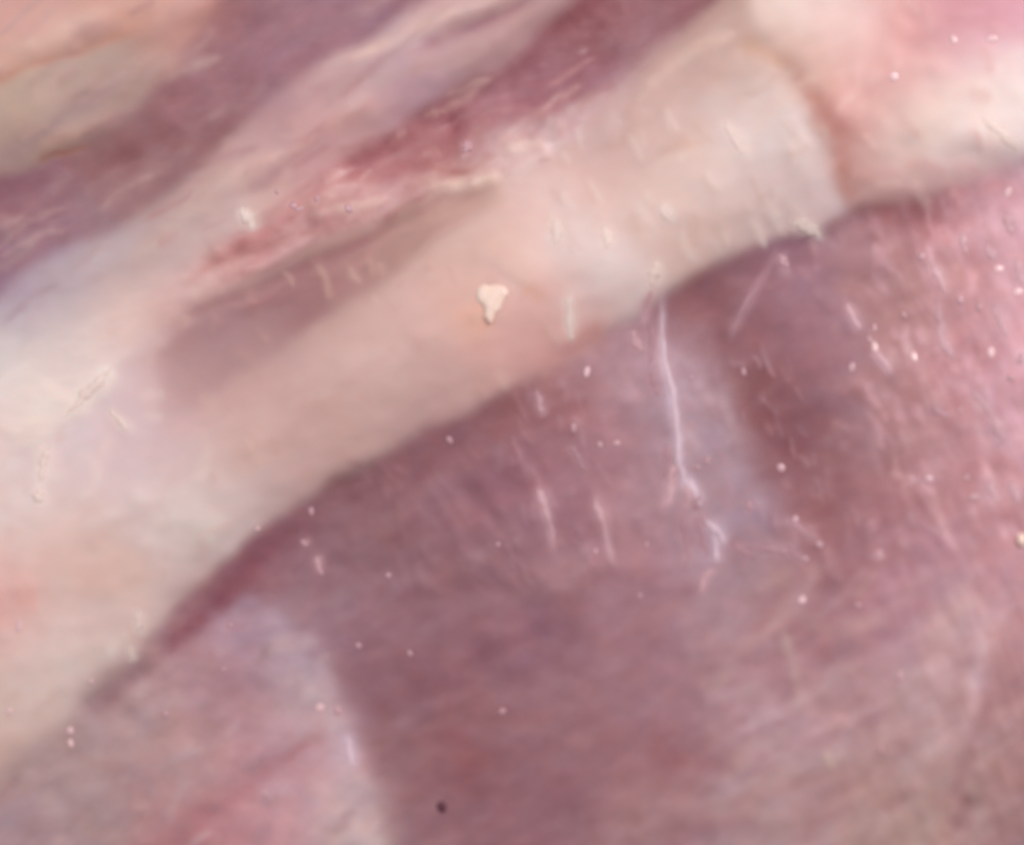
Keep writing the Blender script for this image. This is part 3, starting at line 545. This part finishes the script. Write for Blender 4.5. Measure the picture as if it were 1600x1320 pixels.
def plain_material(name, rgb, rough, spec=.5, sss=.2, coat=.2, film=False):
    m = bpy.data.materials.new(name)
    nt, p = nodes(m)
    n1 = nt.nodes.new('ShaderNodeTexNoise'); n1.inputs['Scale'].default_value = 600
    mx = nt.nodes.new('ShaderNodeMix'); mx.data_type = 'RGBA'
    c = lin(rgb)
    mx.inputs['A'].default_value = (*np.clip(c * .88, 0, 1), 1); mx.inputs['B'].default_value = (*np.clip(c * 1.1, 0, 1), 1)
    nt.links.new(n1.outputs['Fac'], mx.inputs['Factor']); nt.links.new(mx.outputs['Result'], p.inputs['Base Color'])
    p.inputs['Roughness'].default_value = rough; p.inputs['Specular IOR Level'].default_value = spec
    p.inputs['Subsurface Weight'].default_value = sss; p.inputs['Subsurface Scale'].default_value = 0.001
    p.inputs['Coat Weight'].default_value = coat; p.inputs['Coat Roughness'].default_value = .15
    if film:      # translucent fibre: its body is as dense as it is thick
        fa = nt.nodes.new('ShaderNodeAttribute'); fa.attribute_name = 'film'
        nt.links.new(fa.outputs['Fac'], p.inputs['Alpha'])
    return m

# ------------------------------------------------------------------ the cut of meat
root = bpy.data.objects.new('raw_meat', None)
scene.collection.objects.link(root)
root.empty_display_size = 0.02
root.location = (0, 0, -0.03)
root['label'] = 'moist cut of raw mauve meat crossed by a pale diagonal band of fat'
root['category'] = 'meat'
bpy.context.view_layer.update()

def link_part(name, me, mat, parent=root, label=None, kind=None):
    me.materials.append(mat)
    o = bpy.data.objects.new(name, me)
    scene.collection.objects.link(o)
    if parent is not None:
        o.parent = parent
        off = Vector((0, 0, 0)); q = parent
        while q is not None: off += q.location; q = q.parent
        o.location = -off
    if label: o['label'] = label
    if kind: o['kind'] = kind
    return o

idx = np.arange(NV * NU).reshape(NV, NU)
flab = lab[:-1, :-1]
Pf = PTS.reshape(-1, 3); Nf = NRM.reshape(-1, 3); Cf = COL.reshape(-1, 3)
def region_mesh(name, fm):
    i, j = np.nonzero(fm)
    quads = np.stack([idx[i, j], idx[i + 1, j], idx[i + 1, j + 1], idx[i, j + 1]], 1)
    used, inv = np.unique(quads, return_inverse=True)
    inv = inv.reshape(quads.shape)
    me = bpy.data.meshes.new(name)
    me.vertices.add(len(used)); me.vertices.foreach_set('co', Pf[used].ravel())
    me.loops.add(len(quads) * 4); me.loops.foreach_set('vertex_index', inv.ravel().astype(np.int32))
    me.polygons.add(len(quads)); me.polygons.foreach_set('loop_start', np.arange(0, len(quads) * 4, 4, dtype=np.int32))
    me.update(calc_edges=True)
    me.polygons.foreach_set('use_smooth', np.ones(len(quads), bool))
    ca = me.color_attributes.new('tissue', 'FLOAT_COLOR', 'POINT')
    ca.data.foreach_set('color', np.hstack([Cf[used], np.ones((len(used), 1))]).ravel())
    me.normals_split_custom_set_from_vertices(Nf[used])
    return me

# right-hand muscle is split where the bright edge and silver sheet differ
silver = np.zeros(lab.shape, bool)
sp = sm([(985,500),(1035,470),(1060,560),(1110,640),(1160,730),(1210,830),(1200,880),(1120,900),(1060,840),(1040,740),(1010,640),(975,560)])
silver = inside(sp, WX, WY) & (lab == zones.index('L'))
sil = silver[:-1, :-1]
Z = lambda c: flab == zones.index(c)
link_part('fat_band', region_mesh('fat_band', Z('H')), M_FAT, label='broad cream fat band running diagonally')
link_part('fat_lobe', region_mesh('fat_lobe', Z('J')), M_FAT, label='rounded pale pink fat lobe past the red crease')
link_part('fat_edge', region_mesh('fat_edge', Z('A')), M_FAT, label='salmon pink fat in the top left corner')
link_part('gristle_strip', region_mesh('gristle_strip', Z('B')), M_FAT, label='tan grey strip below the salmon fat')
link_part('fat_ridge', region_mesh('fat_ridge', Z('D')), M_FAT, label='greyish pink ridge between two dark muscle strips')
link_part('muscle_strip', region_mesh('muscle_strip', Z('C')), M_MUS, label='purple muscle strip near the top left')
link_part('muscle_strip', region_mesh('muscle_strip', Z('E')), M_RAG, label='ragged dark red muscle strip at the top centre')
link_part('torn_fat', region_mesh('torn_fat', Z('F')), M_RAG, label='torn lumpy pinkish fat above the groove')
link_part('groove', region_mesh('groove', Z('G')), M_FAT, label='mauve grey groove with painted shade along the upper side of the fat band')
link_part('muscle', region_mesh('muscle', Z('L') & ~sil), M_MUS, label='large smooth mauve muscle below the fat band')
link_part('membrane', region_mesh('membrane', Z('M')), M_MUS, label='silvery pink membrane at the lower left')
link_part('membrane', region_mesh('membrane', Z('L') & sil), M_MUS, label='lilac silver membrane beside the long white sinew')

# underside: sides and bottom of the piece, so that it has its real thickness
ring = np.concatenate([idx[0, ::6], idx[::6, -1], idx[-1, ::-6], idx[::-6, 0]])
rp = Pf[ring]
cen = rp.mean(0)
vv = []; ff = []; n = len(rp)
lv = [(0, 1.0), (-.006, 1.012), (-.016, 1.01), (-.025, .97), (-.03, .9)]
for dz, sc in lv:
    for p in rp:
        q = cen + (p - cen) * sc
        vv.append((q[0], q[1], p[2] + dz if dz > -.02 else dz))
for k in range(len(lv) - 1):
    for a in range(n):
        b = (a + 1) % n
        ff.append((k * n + a, (k + 1) * n + a, (k + 1) * n + b, k * n + b))
vv.append((cen[0], cen[1], -.03)); 
for a in range(n): ff.append(((len(lv) - 1) * n + (a + 1) % n, (len(lv) - 1) * n + a, len(vv) - 1))
me = bpy.data.meshes.new('underside'); me.from_pydata(vv, [], ff); me.update()
me.polygons.foreach_set('use_smooth', np.ones(len(ff), bool))
link_part('underside', me, plain_material('deep_muscle', (150, 100, 108), .5))

# ------------------------------------------------------------------ sinews, flecks and crumbs lying in the surface
def set_film(me, film):
    at = me.attributes.new('film', 'FLOAT', 'POINT')
    at.data.foreach_set('value', np.array(film, dtype=np.float32))
def tube_mesh(name, pts, lift=0.0, nseg=12, flat=.13, bumpy=.06):
    L = smooth_line(pts, 7)
    n = len(L)
    tt = np.arange(n); ph0 = random.random() * 50
    wob = np.stack([vnoise(tt * .31 + ph0, tt * 0. + .5, 5), vnoise(tt * .37 + ph0, tt * 0. + 8.5, 9)], -1)
    L[:, :2] += wob * np.minimum(2.2, L[:, 2:3] * .8)
    L[:, 2] *= np.clip(1 + .55 * vnoise(tt * .45 + ph0, tt * 0. + 3.5, 11), .65, 1.35)
    h = sample(L[:, 0], L[:, 1])
    ctr = to_world(L[:, 0], L[:, 1], h + lift)
    Nn = np.stack([sample(L[:, 0], L[:, 1], NRM[..., k]) for k in range(3)], -1)
    tg = np.gradient(ctr, axis=0); tg /= np.linalg.norm(tg, axis=1, keepdims=True) + 1e-12
    side = np.cross(tg, Nn); side /= np.linalg.norm(side, axis=1, keepdims=True) + 1e-12
    v = []; f = []; film = []
    ph = random.random() * 9
    for i in range(n):
        r = max(L[i, 2], .5) * 1.35 * S * (1 + bumpy * math.sin(i * 1.7 + ph) * .5 + bumpy * random.uniform(-.5, .5))
        e = min(i, n - 1 - i) / max(n - 1, 1) * 2
        r *= .1 + .9 * math.sin(min(1, e * 1.5) * math.pi / 2)
        for k in range(nseg):
            a = 2 * math.pi * k / nseg
            film.append(max(0., math.sin(a)) ** .8 * min(1, e * 2.5 + .05) * .78)
            v.append(ctr[i] + side[i] * r * math.cos(a) + Nn[i] * r * flat * math.sin(a))
    for i in range(n - 1):
        for k in range(nseg):
            k2 = (k + 1) % nseg
            f.append((i * nseg + k, i * nseg + k2, (i + 1) * nseg + k2, (i + 1) * nseg + k))
    f.append(tuple(range(nseg))[::-1]); f.append(tuple((n - 1) * nseg + k for k in range(nseg)))
    me = bpy.data.meshes.new(name); me.from_pydata([tuple(p) for p in v], [], f); me.update()
    me.polygons.foreach_set('use_smooth', np.ones(len(f), bool))
    set_film(me, film)
    return me
M_SIN = plain_material('white_sinew', (230, 200, 212), .38, .4, 0, .1, True)  # pale connective tissue; the light colour also stands in for wet glints
M_SIN2 = plain_material('pink_sinew', (218, 172, 180), .38, .4, 0, .1, True)
M_SIN3 = plain_material('faint_sinew', (188, 142, 152), .42, .4, 0, .1, True)
M_CREAM = plain_material('cream_fat', (243, 221, 213), .4, .35, 0, .1, True)
M_BEAD = plain_material('pale_fleck', (232, 190, 194), .3, .5, 0, .3, True)
M_BEAD2 = plain_material('dull_fleck', (194, 148, 156), .4, .5, 0, .3, True)

for nm, mt, pts, lb in SIN:
    link_part(nm, tube_mesh(nm, pts), {'white': M_SIN, 'pink': M_SIN2, 'faint': M_SIN3, 'cream': M_CREAM}[mt], label=lb)

def blob_mesh(name, rx, ry, rz, seed, rough=.18, sub=3, rot=0.):
    import bmesh
    bm = bmesh.new()
    bmesh.ops.create_icosphere(bm, subdivisions=sub, radius=1)
    rr = random.Random(seed)
    ks = [(Vector((rr.uniform(-1, 1), rr.uniform(-1, 1), rr.uniform(-1, 1))).normalized(), rr.uniform(-1, 1)) for _ in range(9)]
    c, s = math.cos(rot), math.sin(rot)
    for v in bm.verts:
        d = 1 + rough * sum(a * max(0, v.co.dot(k)) ** 3 for k, a in ks)
        x, y, z = v.co.x * rx * d, v.co.y * ry * d, v.co.z * rz * d
        v.co = (x * c - y * s, x * s + y * c, z)
    film = [min(1., max(0., v.co.z / rz * 1.5)) for v in bm.verts]
    me = bpy.data.meshes.new(name); bm.to_mesh(me); bm.free()
    me.polygons.foreach_set('use_smooth', np.ones(len(me.polygons), bool))
    set_film(me, film)
    return me
def spot(u, v, lift=0.):
    p = to_world(np.array([float(u)]), np.array([float(v)]), sample([u], [v]) + lift)[0]
    nn = np.array([sample([u], [v], NRM[..., k])[0] for k in range(3)])
    return Vector(p), Vector(nn)
protos = {}
for k in range(4):
    protos[k] = blob_mesh('fleck', 1, 1, .55, 40 + k, .4, 3)
for bi, (u, v, rx, ry, br) in enumerate(BEADS):
    me = protos[bi % 4]
    if not me.materials: me.materials.append(M_BEAD)
    p, nn = spot(u, v, 0)
    o = bpy.data.objects.new('fleck', me)
    scene.collection.objects.link(o); o.parent = root
    o.location = p - root.location
    q = Vector((0, 0, 1)).rotation_difference(nn)
    o.rotation_euler = q.to_euler()
    k = random.uniform(.75, 1.3)
    o.rotation_euler.rotate_axis('Z', random.uniform(-.5, .5))
    o.scale = (rx * S * 1.0 / k, ry * S * 1.15 * k, 2.4 * S)
    if not br:
        o.material_slots[0].link = 'OBJECT'; o.material_slots[0].material = M_BEAD2

def resting(name, me, mat, u, v, lift, label, cat, parts=()):
    p, nn = spot(u, v, lift)
    me.materials.append(mat)
    o = bpy.data.objects.new(name, me); scene.collection.objects.link(o)
    o.location = p; o.rotation_euler = Vector((0, 0, 1)).rotation_difference(nn).to_euler()
    o['label'] = label; o['category'] = cat
    return o
# crumb of fat on the band: body, knob and tail in one mesh
def crumb():
    import bmesh
    bm = bmesh.new()
    for (dx, dy, r, rz, sd) in [(2, 8, 20, 5, 1), (18, 15, 12, 4.5, 2), (-12, 8, 14, 4, 3), (3, -8, 15, 4.5, 4), (-2, -21, 10, 4, 5), (-2, -32, 5, 3, 6), (10, 2, 10, 5, 7)]:
        m = blob_mesh('tmp', r * S, r * S * 1.1, rz * S, sd, .25, 2)
        m.transform(Matrix.Translation((dx * S, dy * S, 0)))
        bm.from_mesh(m); bpy.data.meshes.remove(m)
    me = bpy.data.meshes.new('fat_crumb'); bm.to_mesh(me); bm.free()
    me.polygons.foreach_set('use_smooth', np.ones(len(me.polygons), bool))
    return me
M_CRUMB = plain_material('crumb_fat', (240, 210, 196), .4, .4, .3, .1)
o = resting('fat_crumb', crumb(), M_CRUMB, 768, 470, 0.5, 'small knobbly white crumb of fat stuck on the middle of the cream band', 'fat crumb')
md = o.modifiers.new('merge', 'REMESH'); md.mode = 'VOXEL'; md.voxel_size = 1.2 * S; md.use_smooth_shade = True
ms = o.modifiers.new('soften', 'SMOOTH'); ms.iterations = 60; ms.factor = .6
resting('grit_speck', blob_mesh('grit_speck', 8.5 * S, 8 * S, 2.5 * S, 91, .3, 2), plain_material('dark_grit', (92, 50, 62), .6, .3, 0, 0), 690, 1260, 0,
        'tiny dark speck on the mauve muscle near the bottom edge', 'speck')
o = resting('fat_crumb', blob_mesh('fat_crumb_edge', 9 * S, 13 * S, 6 * S, 95, .3, 2), M_CRUMB, 1596, 843, 2, 'small yellowish white crumb of fat at the right edge of the muscle', 'fat crumb')
